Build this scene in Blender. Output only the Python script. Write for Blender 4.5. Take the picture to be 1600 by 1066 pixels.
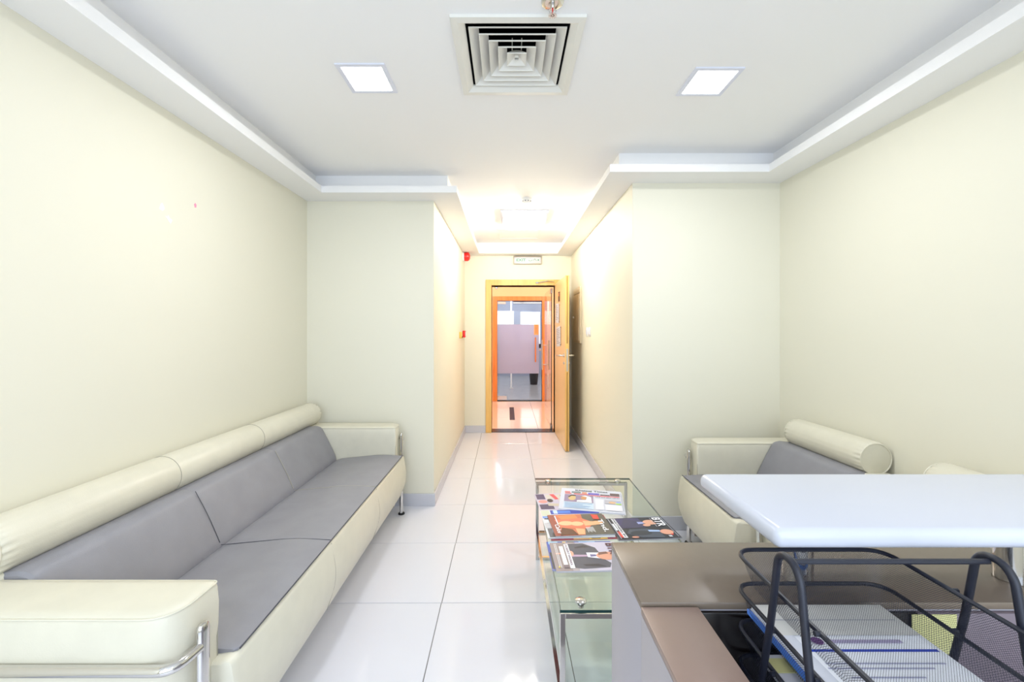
import bpy, bmesh, math, random
from mathutils import Vector, Matrix
random.seed(7)
for o in list(bpy.data.objects): bpy.data.objects.remove(o)
S = bpy.context.scene
C = S.collection
PI = math.pi

# ------------------------------------------------------------------ camera, world, lights, exposure
cam = bpy.data.cameras.new('camera'); co = bpy.data.objects.new('camera', cam); C.objects.link(co)
co.location = (0, 0, 1.39); co.rotation_euler = (PI/2, 0, 0)
cam.sensor_width = 36; cam.lens = 652/1600*36
cam.shift_x = 7/1600; cam.shift_y = -15/1600
cam.clip_start = .02; cam.clip_end = 60
S.camera = co

W = bpy.data.worlds.new('daylight'); S.world = W; W.use_nodes = True
W.node_tree.nodes['Background'].inputs[0].default_value = (.80, .88, 1, 1)
W.node_tree.nodes['Background'].inputs[1].default_value = 1.5

def area(name, loc, rot, sx, sy, power, col):
    l = bpy.data.lights.new(name, 'AREA'); l.shape = 'RECTANGLE'; l.size = sx; l.size_y = sy
    l.energy = power; l.color = col
    o = bpy.data.objects.new(name, l); C.objects.link(o); o.location = loc; o.rotation_euler = rot
    return o
area('window_daylight', (.15, -1.62, 1.45), (PI/2, 0, 0), 2.9, 1.7, 64, (.68, .81, 1))
COOL = (.93, .96, 1)
PANELS = [(-.66, 1.97), (.963, 1.997), (-.66, -.85), (.963, -.85)]
for x, y in PANELS:
    area('panel_lamp', (x, y, 2.572), (0, 0, 0), .19, .19, 11.5 if y > 0 else 9, COOL)
for ix in (-1, 1):
    for iy in (-1, 0, 1):
        l = bpy.data.lights.new('corridor_bulb', 'POINT'); l.energy = 8; l.color = (1, .93, .82); l.shadow_soft_size = .022
        o = bpy.data.objects.new('corridor_bulb', l); C.objects.link(o); o.location = (.17+ix*.12, 4.35+iy*.15, 2.465)
def bulb(name, loc, power, col, r):
    l = bpy.data.lights.new(name, 'POINT'); l.energy = power; l.color = col; l.shadow_soft_size = r
    o = bpy.data.objects.new(name, l); C.objects.link(o); o.location = loc
for x in (-.55, .95):
    bulb('hallway_lamp', (x, 7.0, 2.42), 40, (1, .93, .84), .03)
    for y in (9.4, 11.6): bulb('office_lamp', (x+.3, y, 2.5), 85, (.88, .93, 1), .03)

S.view_settings.view_transform = 'Standard'; S.view_settings.look = 'None'
S.view_settings.gamma = 1; S.view_settings.use_curve_mapping = False
S.view_settings.exposure = -0.12

# ------------------------------------------------------------------ materials
def lin(c):
    c = c/255
    return c/12.92 if c <= .04045 else ((c+.055)/1.055)**2.4
def rgb(r, g, b): return (lin(r), lin(g), lin(b), 1)
MAT = {}
def mat(name, col, rough=.5, metal=0, spec=.5, noise=0, nscale=20, bump=0, bscale=200, coat=0, emit=None, estr=0):
    m = bpy.data.materials.new(name); m.use_nodes = True; nt = m.node_tree; b = nt.nodes['Principled BSDF']
    b.inputs['Base Color'].default_value = col; b.inputs['Roughness'].default_value = rough
    b.inputs['Metallic'].default_value = metal; b.inputs['Specular IOR Level'].default_value = spec
    b.inputs['Coat Weight'].default_value = coat
    tc = nt.nodes.new('ShaderNodeTexCoord')
    if noise:
        n = nt.nodes.new('ShaderNodeTexNoise'); n.inputs['Scale'].default_value = nscale; n.inputs['Detail'].default_value = 6
        nt.links.new(tc.outputs['Object'], n.inputs['Vector'])
        r = nt.nodes.new('ShaderNodeMixRGB'); r.blend_type = 'MULTIPLY'
        mr = nt.nodes.new('ShaderNodeMapRange'); mr.inputs[1].default_value = .3; mr.inputs[2].default_value = .7
        mr.inputs[3].default_value = 1-noise; mr.inputs[4].default_value = 1
        nt.links.new(n.outputs[0], mr.inputs[0])
        r.inputs[0].default_value = 1; r.inputs[1].default_value = col
        nt.links.new(mr.outputs[0], r.inputs[2]); nt.links.new(r.outputs[0], b.inputs['Base Color'])
    if bump:
        n2 = nt.nodes.new('ShaderNodeTexNoise'); n2.inputs['Scale'].default_value = bscale; n2.inputs['Detail'].default_value = 4
        nt.links.new(tc.outputs['Object'], n2.inputs['Vector'])
        bp = nt.nodes.new('ShaderNodeBump'); bp.inputs['Strength'].default_value = bump; bp.inputs['Distance'].default_value = .002
        nt.links.new(n2.outputs[0], bp.inputs['Height']); nt.links.new(bp.outputs[0], b.inputs['Normal'])
    if emit:
        b.inputs['Emission Color'].default_value = emit; b.inputs['Emission Strength'].default_value = estr
    MAT[name] = m
    return m
def woodmat(name, c1, c2, rough=.35, sc=(40, 40, 2.5)):
    m = mat(name, c1, rough); nt = m.node_tree; b = nt.nodes['Principled BSDF']
    tc = nt.nodes.new('ShaderNodeTexCoord'); mp = nt.nodes.new('ShaderNodeMapping'); mp.inputs['Scale'].default_value = sc
    n = nt.nodes.new('ShaderNodeTexNoise'); n.inputs['Scale'].default_value = 1; n.inputs['Detail'].default_value = 8
    cr = nt.nodes.new('ShaderNodeValToRGB'); cr.color_ramp.elements[0].color = c2; cr.color_ramp.elements[1].color = c1
    cr.color_ramp.elements[0].position = .3; cr.color_ramp.elements[1].position = .6
    nt.links.new(tc.outputs['Object'], mp.inputs[0]); nt.links.new(mp.outputs[0], n.inputs['Vector'])
    nt.links.new(n.outputs[0], cr.inputs[0]); nt.links.new(cr.outputs[0], b.inputs['Base Color'])
    return m
def glassmat(name, tint, refl=1.0, rough=.0, diffuse=None, dmix=0):
    m = bpy.data.materials.new(name); m.use_nodes = True; nt = m.node_tree; nt.nodes.clear()
    out = nt.nodes.new('ShaderNodeOutputMaterial'); t = nt.nodes.new('ShaderNodeBsdfTransparent'); t.inputs[0].default_value = tint
    g = nt.nodes.new('ShaderNodeBsdfGlossy'); g.inputs['Roughness'].default_value = rough
    f = nt.nodes.new('ShaderNodeFresnel'); f.inputs[0].default_value = 1.45
    mx = nt.nodes.new('ShaderNodeMixShader')
    mu = nt.nodes.new('ShaderNodeMath'); mu.operation = 'MULTIPLY'; mu.inputs[1].default_value = refl
    gm = nt.nodes.new('ShaderNodeNewGeometry'); inv = nt.nodes.new('ShaderNodeMath'); inv.operation = 'SUBTRACT'; inv.inputs[0].default_value = 1
    mu2 = nt.nodes.new('ShaderNodeMath'); mu2.operation = 'MULTIPLY'
    nt.links.new(gm.outputs['Backfacing'], inv.inputs[1]); nt.links.new(mu.outputs[0], mu2.inputs[0]); nt.links.new(inv.outputs[0], mu2.inputs[1])
    nt.links.new(f.outputs[0], mu.inputs[0]); nt.links.new(mu2.outputs[0], mx.inputs[0])
    last = t
    if diffuse:
        d = nt.nodes.new('ShaderNodeBsdfDiffuse'); d.inputs[0].default_value = diffuse
        tl = nt.nodes.new('ShaderNodeBsdfTranslucent'); tl.inputs[0].default_value = diffuse
        m3 = nt.nodes.new('ShaderNodeMixShader'); m3.inputs[0].default_value = .5
        nt.links.new(d.outputs[0], m3.inputs[1]); nt.links.new(tl.outputs[0], m3.inputs[2])
        m2 = nt.nodes.new('ShaderNodeMixShader'); m2.inputs[0].default_value = dmix
        nt.links.new(t.outputs[0], m2.inputs[1]); nt.links.new(m3.outputs[0], m2.inputs[2]); last = m2
    nt.links.new(last.outputs[0], mx.inputs[1]); nt.links.new(g.outputs[0], mx.inputs[2])
    nt.links.new(mx.outputs[0], out.inputs[0]); MAT[name] = m
    return m
def meshmat(name, col, pitch=.0022, wire=.15):
    """woven steel mesh: dark wires with real see-through gaps"""
    m = bpy.data.materials.new(name); m.use_nodes = True; nt = m.node_tree; b = nt.nodes['Principled BSDF']
    out = nt.nodes['Material Output']
    b.inputs['Base Color'].default_value = col; b.inputs['Roughness'].default_value = .4; b.inputs['Metallic'].default_value = .3
    tc = nt.nodes.new('ShaderNodeTexCoord'); sp = nt.nodes.new('ShaderNodeSeparateXYZ'); nt.links.new(tc.outputs['UV'], sp.inputs[0])
    res = []
    for op in ('ADD', 'SUBTRACT'):
        a = nt.nodes.new('ShaderNodeMath'); a.operation = op
        nt.links.new(sp.outputs[0], a.inputs[0]); nt.links.new(sp.outputs[1], a.inputs[1])
        s = nt.nodes.new('ShaderNodeMath'); s.operation = 'MULTIPLY'; s.inputs[1].default_value = 1/pitch*.7071
        nt.links.new(a.outputs[0], s.inputs[0])
        fr = nt.nodes.new('ShaderNodeMath'); fr.operation = 'FRACT'; nt.links.new(s.outputs[0], fr.inputs[0])
        l = nt.nodes.new('ShaderNodeMath'); l.operation = 'LESS_THAN'; l.inputs[1].default_value = wire
        nt.links.new(fr.outputs[0], l.inputs[0]); res.append(l)
    mxm = nt.nodes.new('ShaderNodeMath'); mxm.operation = 'MAXIMUM'
    nt.links.new(res[0].outputs[0], mxm.inputs[0]); nt.links.new(res[1].outputs[0], mxm.inputs[1])
    t = nt.nodes.new('ShaderNodeBsdfTransparent'); mx = nt.nodes.new('ShaderNodeMixShader')
    nt.links.new(mxm.outputs[0], mx.inputs[0]); nt.links.new(t.outputs[0], mx.inputs[1]); nt.links.new(b.outputs[0], mx.inputs[2])
    nt.links.new(mx.outputs[0], out.inputs[0]); MAT[name] = m
    return m
def printmat(col):
    k = 'ink_%d_%d_%d' % tuple(col)
    return MAT.get(k) or mat(k, rgb(*col), .35)

wallp = mat('wall_paint', rgb(232, 228, 210), .55, bump=.06, bscale=350, spec=.3)
ceilp = mat('ceiling_paint', rgb(247, 246, 245), .8, spec=.2)
tile = mat('floor_tile', rgb(226, 226, 234), .09, noise=.02, nscale=2.5, spec=.55)
grout = mat('grout', rgb(120, 116, 112), .8)
skirt = mat('skirting_tile', rgb(205, 205, 212), .2)
cream = mat('cream_leather', rgb(223, 218, 199), .36, noise=.05, nscale=14, bump=.16, bscale=260, spec=.45)
creamside = cream
grey = mat('grey_leather', rgb(148, 147, 153), .42, noise=.10, nscale=9, bump=.22, bscale=330, spec=.4)
seamd = mat('dark_thread', rgb(78, 78, 86), .8)
seaml = mat('cream_thread', rgb(176, 171, 156), .8)
chrome = mat('chrome', rgb(214, 212, 210), .10, metal=1)
steel = mat('brushed_steel', rgb(196, 190, 182), .28, metal=1)
black = mat('black_rubber', rgb(25, 25, 27), .6)
greenglass = glassmat('green_glass', (.952, .985, .962, 1), .8)
glassedge = mat('green_glass_edge', rgb(20, 62, 62), .1, spec=.8)
clearglass = glassmat('clear_glass', (.95, .96, .96, 1), .9)
frost = glassmat('frosted_film', (.8, .8, .86, 1), .6, .3, rgb(205, 207, 228), .80)
ywood = woodmat('yellow_maple', rgb(236, 192, 112), rgb(222, 172, 92))
ledge = woodmat('leaf_face_maple', rgb(238, 203, 150), rgb(230, 190, 132))
owood = woodmat('orange_wood', rgb(228, 146, 76), rgb(210, 124, 56))
salmon = mat('hallway_warm_lit_paint', rgb(250, 205, 160), .6)  # cream walls with the warm hallway light put into the colour
htile = mat('hallway_tile', rgb(238, 214, 196), .10)
dark = mat('recess_shade', rgb(12, 12, 14), .7)  # near-black colour stands in for the shade inside the duct
white_l = mat('white_lacquer', rgb(198, 201, 212), .22, spec=.5)
taupe = mat('taupe_laminate', rgb(120, 107, 94), .27, noise=.03, nscale=60, bump=.03, bscale=500)
pinkbr = mat('brown_laminate', rgb(136, 114, 105), .33, noise=.03, nscale=60, bump=.03, bscale=500)
greylam = mat('grey_laminate', rgb(165, 161, 169), .4)
mauve = mat('mauve_laminate', rgb(120, 108, 116), .35)
blackgl = mat('black_gloss', rgb(22, 17, 17), .22)
wire = mat('navy_black_wire', rgb(26, 29, 42), .42, spec=.45)
wmesh = meshmat('navy_black_mesh', rgb(34, 38, 54))
paper = mat('paper', rgb(214, 216, 226), .7)
bluef = mat('blue_card', rgb(88, 138, 232), .45)
yellowp = mat('yellow_note_paper', rgb(214, 210, 148), .7)
vent_p = mat('vent_enamel', rgb(232, 230, 222), .45)
led = mat('led_diffuser', rgb(250, 252, 255), .4, emit=(.95, .97, 1, 1), estr=8)
lampm = mat('lamp_diffuser', rgb(255, 252, 245), .4, emit=(1, .97, .92, 1), estr=9)
ledframe = mat('led_frame', rgb(226, 228, 240), .4)
plastic = mat('white_plastic', rgb(240, 240, 238), .4)
red = mat('red_plastic', rgb(215, 38, 34), .3)
yplast = mat('yellow_plastic', rgb(226, 190, 90), .4)
panelm = mat('panel_enamel', rgb(226, 212, 182), .4)
chipw = mat('bare_plaster', rgb(255, 255, 255), .8)
chipp = mat('pink_tack', rgb(246, 150, 180), .5)
ogrey = mat('office_paint', rgb(150, 155, 170), .7)
ofloor = mat('office_floor', rgb(168, 166, 164), .16, noise=.1, nscale=5)
odark = mat('office_beam', rgb(84, 72, 80), .6)
sky = mat('bright_window', rgb(240, 248, 255), .4, emit=(.9, .96, 1, 1), estr=1.1)
skyg = mat('pale_window', rgb(205, 215, 212), .4, emit=(.75, .82, .80, 1), estr=.5)
binm = mat('bin_plastic', rgb(44, 40, 42), .5)
matm = mat('mat_textile', rgb(76, 72, 92), .9)
notem = mat('orange_notice', rgb(240, 180, 120), .6)
darksign = mat('dark_sign', rgb(66, 40, 34), .5)

# ------------------------------------------------------------------ mesh helpers
def ident(o, label=None, cat=None, group=None, kind=None):
    if label: o['label'] = label
    if cat: o['category'] = cat
    if group: o['group'] = group
    if kind: o['kind'] = kind
    return o
def thing(name, label, cat, loc=(0, 0, 0), rz=0, group=None):
    o = bpy.data.objects.new(name, None); o.empty_display_size = .05; C.objects.link(o)
    o.location = loc; o.rotation_euler = (0, 0, rz)
    return ident(o, label, cat, group)
def obj(name, bm, m, parent=None, smooth=True, angle=35, loc=None):
    me = bpy.data.meshes.new(name); bmesh.ops.recalc_face_normals(bm, faces=bm.faces[:]); bm.to_mesh(me); bm.free()
    for x in (m if isinstance(m, (list, tuple)) else [m]): me.materials.append(x)
    if smooth:
        for p in me.polygons: p.use_smooth = True
        me.set_sharp_from_angle(angle=math.radians(angle))
    o = bpy.data.objects.new(name, me); C.objects.link(o)
    if parent: o.parent = parent
    if loc: o.location = loc
    return o
def box(x0, x1, y0, y1, z0, z1, bev=0, seg=3, bm=None, mi=0):
    t = bmesh.new(); bmesh.ops.create_cube(t, size=1)
    for v in t.verts: v.co = Vector(((x0+x1)/2+v.co.x*(x1-x0), (y0+y1)/2+v.co.y*(y1-y0), (z0+z1)/2+v.co.z*(z1-z0)))
    if bev: bmesh.ops.bevel(t, geom=t.edges[:], offset=bev, segments=seg, affect='EDGES', profile=.5)
    for f in t.faces: f.material_index = mi
    return merge(t, bm)
def merge(t, bm):
    if bm is None: return t
    vs = [bm.verts.new(v.co) for v in t.verts]
    for f in t.faces:
        g = bm.faces.new([vs[v.index] for v in f.verts]); g.material_index = f.material_index
    t.free(); return bm
def _ix(t): t.verts.ensure_lookup_table(); t.verts.index_update(); return t
_old = merge
def merge(t, bm):
    _ix(t); return _old(t, bm)
def loft(rings, cap=True, closed=True, bm=None, mi=0):
    t = bm or bmesh.new(); R = [[t.verts.new(p) for p in r] for r in rings]; n = len(R[0])
    for a, b in zip(R, R[1:]):
        for i in range(n if closed else n-1):
            j = (i+1) % n; f = t.faces.new((a[i], a[j], b[j], b[i])); f.material_index = mi
    if cap:
        f = t.faces.new(R[0]); f.material_index = mi; f = t.faces.new(R[-1][::-1]); f.material_index = mi
    return t
def cyl(p0, p1, r0, r1=None, n=20, bm=None, mi=0):
    p0 = Vector(p0); p1 = Vector(p1); r1 = r0 if r1 is None else r1; d = (p1-p0).normalized()
    u = d.orthogonal().normalized(); v = d.cross(u)
    return loft([[p+(u*math.cos(a)+v*math.sin(a))*r for a in (2*PI*i/n for i in range(n))] for p, r in ((p0, r0), (p1, r1))], bm=bm, mi=mi)
def lathe(prof, n=32, axis='z', c=(0, 0, 0), bm=None, mi=0):
    rings = []
    for r, h in prof:
        ring = []
        for i in range(n):
            a = 2*PI*i/n; x, y = r*math.cos(a), r*math.sin(a)
            p = {'z': (x, y, h), 'y': (x, h, y), 'x': (h, x, y)}[axis]
            ring.append(Vector(p)+Vector(c))
        rings.append(ring)
    return loft(rings, bm=bm, mi=mi)
def fillet(pts, r, seg=5, closed=False):
    pts = [Vector(p) for p in pts]; out = []; n = len(pts)
    for i, p in enumerate(pts):
        if not closed and i in (0, n-1): out.append(p); continue
        a = pts[i-1]; b = pts[(i+1) % n]; rr = r[i] if isinstance(r, (list, tuple)) else r
        if rr <= 0: out.append(p); continue
        da = (a-p); db = (b-p); t = min(rr, da.length*.49, db.length*.49)
        s = p+da.normalized()*t; e = p+db.normalized()*t
        for k in range(seg+1):
            q = k/seg; out.append(s*(1-q)**2+p*2*q*(1-q)+e*q*q)
    return out
def tube(pts, r, n=12, closed=False, bm=None, mi=0, sy=1):
    pts = [Vector(p) for p in pts]; m = len(pts); rings = []
    prev = None
    for i in range(m):
        if closed: d = (pts[(i+1) % m]-pts[i-1]).normalized()
        else: d = (pts[min(i+1, m-1)]-pts[max(i-1, 0)]).normalized()
        if prev is None: u = d.orthogonal().normalized()
        else: u = (prev-d*prev.dot(d)).normalized()
        prev = u; v = d.cross(u)
        rings.append([pts[i]+(u*math.cos(a)+v*math.sin(a)*sy)*r for a in (2*PI*k/n for k in range(n))])
    if closed:
        # close the loop on the first ring, matched to the nearest start vertex
        t = bm or bmesh.new(); R = [[t.verts.new(p) for p in g] for g in rings]
        a0 = R[-1][0].co; s = min(range(n), key=lambda k: (R[0][k].co-a0).length)
        R.append(R[0][s:]+R[0][:s])
        for a, b in zip(R, R[1:]):
            for i in range(n):
                f = t.faces.new((a[i], a[(i+1) % n], b[(i+1) % n], b[i])); f.material_index = mi
        return t
    return loft(rings, bm=bm, mi=mi)
def extrude_y(prof, ys, bm=None, mi=0):
    """prof (x,z) list; ys list of (y, inset): inset moves the profile towards its middle"""
    cx = sum(p[0] for p in prof)/len(prof); cz = sum(p[1] for p in prof)/len(prof)
    rings = []
    for y, ins in ys:
        ring = []
        for x, z in prof:
            d = Vector((x-cx, z-cz)); L = d.length; k = max(0, (L-ins)/L) if L else 1
            ring.append(Vector((cx+d.x*k, y, cz+d.y*k)))
        rings.append(ring)
    return loft(rings, bm=bm, mi=mi)
def rprof(pts, r, seg=5): return [(p.x, p.y) for p in fillet([(a, b, 0) for a, b in pts], r, seg, True)]
def struct(name, bm, m, parent=None, smooth=False):
    o = obj(name, bm, m, parent, smooth); 
    if not parent: o['kind'] = 'structure'
    return o
def copytree(o, parent=None):
    c = o.copy(); C.objects.link(c); c.parent = parent
    for ch in list(o.children): copytree(ch, c)
    return c
def prints(name, parent, items, z0=0, dz=.00012, loc=None):
    """flat ink: items = [(colour, [(u,v)...]) ...] stacked in order"""
    bm = bmesh.new(); cols = []
    for k, (c, pts) in enumerate(items):
        c = tuple(c)
        if c not in cols: cols.append(c)
        f = bm.faces.new([bm.verts.new((u, v, z0+k*dz)) for u, v in pts]); f.material_index = cols.index(c)
    bm.normal_update()
    for f in bm.faces:
        if f.normal.z < 0: f.normal_flip()
    me = bpy.data.meshes.new(name); bm.to_mesh(me); bm.free()
    for c in cols: me.materials.append(printmat(c))
    o = bpy.data.objects.new(name, me); C.objects.link(o); o.parent = parent
    if loc: o.location = loc
    return o
def rect(u0, v0, u1, v1): return [(u0, v0), (u1, v0), (u1, v1), (u0, v1)]
def ell(cu, cv, ru, rv, n=18, a0=0, a1=2*PI):
    return [(cu+ru*math.cos(a0+(a1-a0)*i/n), cv+rv*math.sin(a0+(a1-a0)*i/n)) for i in range(n)]
def text(body, h, m, parent, loc, rot=(0, 0, 0), name='lettering', w=None, ex=.0001, shear=0):
    cu = bpy.data.curves.new(name, 'FONT'); cu.body = body; cu.size = 1; cu.shear = shear; cu.extrude = 0; cu.offset = .022
    o = bpy.data.objects.new(name, cu); C.objects.link(o)
    dg = bpy.context.evaluated_depsgraph_get(); dg.update()
    me = bpy.data.meshes.new_from_object(o.evaluated_get(dg)); bpy.data.objects.remove(o)
    xs = [v.co.x for v in me.vertices]; ys = [v.co.y for v in me.vertices]
    x0, x1, y0, y1 = min(xs), max(xs), min(ys), max(ys); s = h/(y1-y0); sx = (w/(x1-x0)) if w else s
    for v in me.vertices: v.co = Vector(((v.co.x-x0)*sx, (v.co.y-y0)*s, 0))
    me.materials.clear(); me.materials.append(m); me.name = name
    q = bpy.data.objects.new(name, me); C.objects.link(q); q.parent = parent; q.location = loc; q.rotation_euler = rot
    return q

# ------------------------------------------------------------------ the room
XL, XR, YL, YR, YB, YF = -1.6, 1.91, 3.33, 2.925, 5.73, -1.7
CL, CR = -.588, .876
SOF, CEI = 2.43, 2.585
struct('wall_left', box(XL-.15, XL, YF-.15, YL+.15, -.02, CEI+.1), wallp)
struct('wall_right', box(XR, XR+.15, YF-.15, YR+.15, -.02, CEI+.1), wallp)
struct('wall_corner_left', box(XL, CL, YL, YB+.2, -.02, CEI+.1), wallp)
struct('wall_corner_right', box(CR, XR, YR, YB+.2, -.02, CEI+.1), wallp)
DX0, DX1, DZ = -.22, .655, 2.02
bm = box(CL, DX0, YB, YB+.2, -.02, CEI+.1); box(DX1, CR, YB, YB+.2, -.02, CEI+.1, bm=bm); box(DX0, DX1, YB, YB+.2, DZ, CEI+.1, bm=bm)
struct('wall_back', bm, wallp)
# front wall behind the camera with a wide window
bm = box(XL, -1.4, YF-.15, YF, -.02, CEI+.1); box(1.7, XR, YF-.15, YF, -.02, CEI+.1, bm=bm)
box(-1.4, 1.7, YF-.15, YF, -.02, .55, bm=bm); box(-1.4, 1.7, YF-.15, YF, 2.35, CEI+.1, bm=bm)
struct('wall_front', bm, wallp)
bm = box(-1.4, 1.7, YF-.1, YF-.05, .55, .60); box(-1.4, 1.7, YF-.1, YF-.05, 2.30, 2.35, bm=bm)
for x in (-1.4, .125, 1.65): box(x, x+.05, YF-.1, YF-.05, .60, 2.30, bm=bm)
wf = struct('window_1', bm, steel)
obj('pane', box(-1.35, 1.65, YF-.08, YF-.072, .6, 2.3), clearglass, wf, False)

# ceiling with the opening of the air diffuser
VX, VY, VH = .04, 1.83, .259
bm = bmesh.new()
a, b, c, d = VX-.222, VX+.222, VY-.222, VY+.222
for q in ((XL-.15, a, YF-.15, YB+.2), (b, XR+.15, YF-.15, YB+.2), (a, b, YF-.15, c), (a, b, d, YB+.2)):
    box(q[0], q[1], q[2], q[3], CEI, CEI+.12, bm=bm)
struct('ceiling', bm, ceilp)

# stepped cornice swept round the room
path = [(XL, YF), (XL, YL), (CL, YL), (CL, YB), (CR, YB), (CR, YR), (XR, YR), (XR, YF)]
def offset_path(o, ob):
    n = len(path); out = []
    offs = []
    for i in range(n):
        (x0, y0), (x1, y1) = path[i], path[(i+1) % n]
        d = Vector((x1-x0, y1-y0)).normalized(); nrm = Vector((d.y, -d.x))
        offs.append((Vector((x0, y0)), d, nrm, ob if i == 3 else o))
    for i in range(n):
        p, d0, n0, o0 = offs[i-1]; _, d1, n1, o1 = offs[i]
        v = Vector(path[i]); out.append(v+n0*o0+n1*o1)
    return out
bm = bmesh.new(); rings = []
for o_, ob_, z in ((0, 0, SOF), (.208, .165, SOF), (.208, .165, SOF+.05), (.128, .095, SOF+.05), (.128, .095, CEI), (0, 0, CEI)):
    rings.append([bm.verts.new((p.x, p.y, z)) for p in offset_path(o_, ob_)])
for k in range(len(rings)):
    A, B = rings[k], rings[(k+1) % len(rings)]
    if k == 5: continue
    for i in range(len(A)): bm.faces.new((A[i], A[(i+1) % len(A)], B[(i+1) % len(A)], B[i]))
struct('trim_1', bm, ceilp)

# floor: grout bed plus single tiles
fl = struct('floor', box(XL-.15, XR+.15, YF-.15, YB+.2, -.06, -.0045), grout)
tm = bpy.data.meshes.new('tile'); tb = box(-.3005, .3005, -.3005, .3005, -.012, 0, .0012, 1); tb.to_mesh(tm); tb.free(); tm.materials.append(tile)
EPS = .007; P = .6045
k0 = 0
for i in range(-3, 4):
    for j in range(-7, 7):
        x = -.338+P*(i+.5); y = 2.137+P*(j+.5)
        if x < XL-.3 or x > XR+.32 or y > YB-.2 or y < YF-.2: continue
        o = bpy.data.objects.new('tile', tm); C.objects.link(o); o.parent = fl
        dx, dy = x+.338, y-2.137
        o.location = (-.338+dx-EPS*dy*.6, 2.137+dy+EPS*dx, 0); o.rotation_euler = (random.uniform(-.0004, .0004), random.uniform(-.0004, .0004), EPS)
# skirting
H = .097; T = .012
struct('baseboard_left', box(XL, XL+T, YF, YL, 0, H, .002, 1), skirt)
struct('baseboard_right', box(XR-T, XR, YF, YR, 0, H, .002, 1), skirt)
struct('baseboard_corner_left', box(XL+T, CL+T, YL-T, YL, 0, H, .002, 1), skirt)
struct('baseboard_corridor_left', box(CL, CL+T, YL, YB-T, 0, H, .002, 1), skirt)
struct('baseboard_back', box(CL, -.302, YB-T, YB, 0, H, .002, 1), skirt)
struct('baseboard_corridor_right', box(CR-T, CR, YR, YB-T, 0, H, .002, 1), skirt)
struct('baseboard_corner_right', box(CR-T, XR-T, YR-T, YR, 0, H, .002, 1), skirt)

# ------------------------------------------------------------------ ceiling fittings
def led_panel(x, y, label):
    t = thing('ceiling_light', label, 'ceiling light', (x, y, CEI))
    bm = bmesh.new(); s = .112
    for q in ((-s, s, -s, -s+.02), (-s, s, s-.02, s), (-s, -s+.02, -s+.02, s-.02), (s-.02, s, -s+.02, s-.02)):
        box(q[0], q[1], q[2], q[3], -.006, 0, bm=bm)
    obj('frame', bm, ledframe, t, False)
    obj('diffuser', box(-s+.02, s-.02, -s+.02, s-.02, -.004, 0), led, t, False)
    return t
led_panel(*PANELS[0], 'square white flush ceiling panel light left of the air diffuser, lit')
led_panel(*PANELS[1], 'square white flush ceiling panel light right of the air diffuser, lit')
led_panel(*PANELS[2], 'square flush ceiling panel light behind the camera on the left')
led_panel(*PANELS[3], 'square flush ceiling panel light behind the camera on the right')

v = thing('air_diffuser', 'off-white square ceiling air diffuser with nested louvre rings', 'air vent', (VX, VY, CEI))
def sqring(s0, z0, s1, z1, th, bm=None):
    """sloping square ring from half-size s0 at z0 to s1 at z1"""
    def sq(s, z): return [Vector((-s, -s, z)), Vector((s, -s, z)), Vector((s, s, z)), Vector((-s, s, z))]
    return loft([sq(s0, z0), sq(s1, z1), sq(s1-th, z1+.0004), sq(s0-th, z0+.0004), sq(s0, z0)], cap=False, bm=bm)
bm = sqring(VH, 0, VH, -.014, .0)
def sq(s, z): return [Vector((-s, -s, z)), Vector((s, -s, z)), Vector((s, s, z)), Vector((-s, s, z))]
bm = loft([sq(VH, 0), sq(VH, -.012), sq(.232, -.014), sq(.206, .004), sq(.206, .012), sq(.222, .05), sq(.222, 0), sq(VH, 0)], cap=False)
obj('frame', bm, vent_p, v, False)
for s in (.194, .156, .118, .080):
    bm = loft([sq(s, -.004), sq(s, .001), sq(s-.036, .027), sq(s-.038, .026), sq(s-.0035, -.001), sq(s-.0025, -.004), sq(s, -.004)], cap=False)
    obj('louvre_ring', bm, vent_p, v, False)
bm = loft([sq(.042, -.004), sq(.042, .0), sq(.012, .032), sq(.010, .032), sq(.008, -.0)], cap=False)
f_ = loft([sq(.042, -.004), sq(.0405, -.004), sq(.006, .024)], cap=False, bm=bm); loft([sq(.0395, -.003), sq(.0005, .022)], cap=False, bm=bm)
obj('centre_cone', bm, vent_p, v, False)
bm = bmesh.new()
for x in (-.05, .05): box(x*.4-.002, x*.4+.002, -.075, .075, .030, .040, bm=bm)
obj('support_bar', bm, vent_p, v, False)
bm = loft([sq(.2215, .121), sq(.2215, .30), sq(.20, .30), ], cap=False)
bm.faces.new([bm.verts.new(p) for p in sq(.215, .30)])
obj('duct', bm, dark, v, False)
bm = loft([sq(.2055, .010), sq(.2055, .30)], cap=False)  # dark sheet added so the diffuser gaps read as deep shade
obj('duct_shade_liner', bm, dark, v, False)

sp = thing('sprinkler', 'chrome pendent fire sprinkler on the ceiling at the top edge, by the diffuser', 'sprinkler', (.163, 1.508, CEI))
obj('rosette', lathe([(.001, 0), (.042, 0), (.040, -.006), (.026, -.012), (.012, -.010), (.001, -.010)]), chrome, sp)
bm = cyl((0, 0, -.005), (0, 0, -.030), .008)
for s in (-1, 1): tube([(s*.004, 0, -.026), (s*.013, 0, -.034), (s*.010, 0, -.046), (s*.002, 0, -.052)], .0022, 8, bm=bm)
obj('frame', bm, chrome, sp)
obj('glass_bulb', cyl((0, 0, -.030), (0, 0, -.050), .0025, n=10), red, sp)
bm = cyl((0, 0, -.052), (0, 0, -.0535), .006)
for k in range(12):
    a = 2*PI*k/12; t_ = box(.004, .016, -.0016, .0016, -.0535, -.052); bmesh.ops.rotate(t_, verts=t_.verts, cent=(0, 0, 0), matrix=Matrix.Rotation(a, 3, 'Z')); merge(t_, bm)
obj('deflector', bm, chrome, sp)

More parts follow.
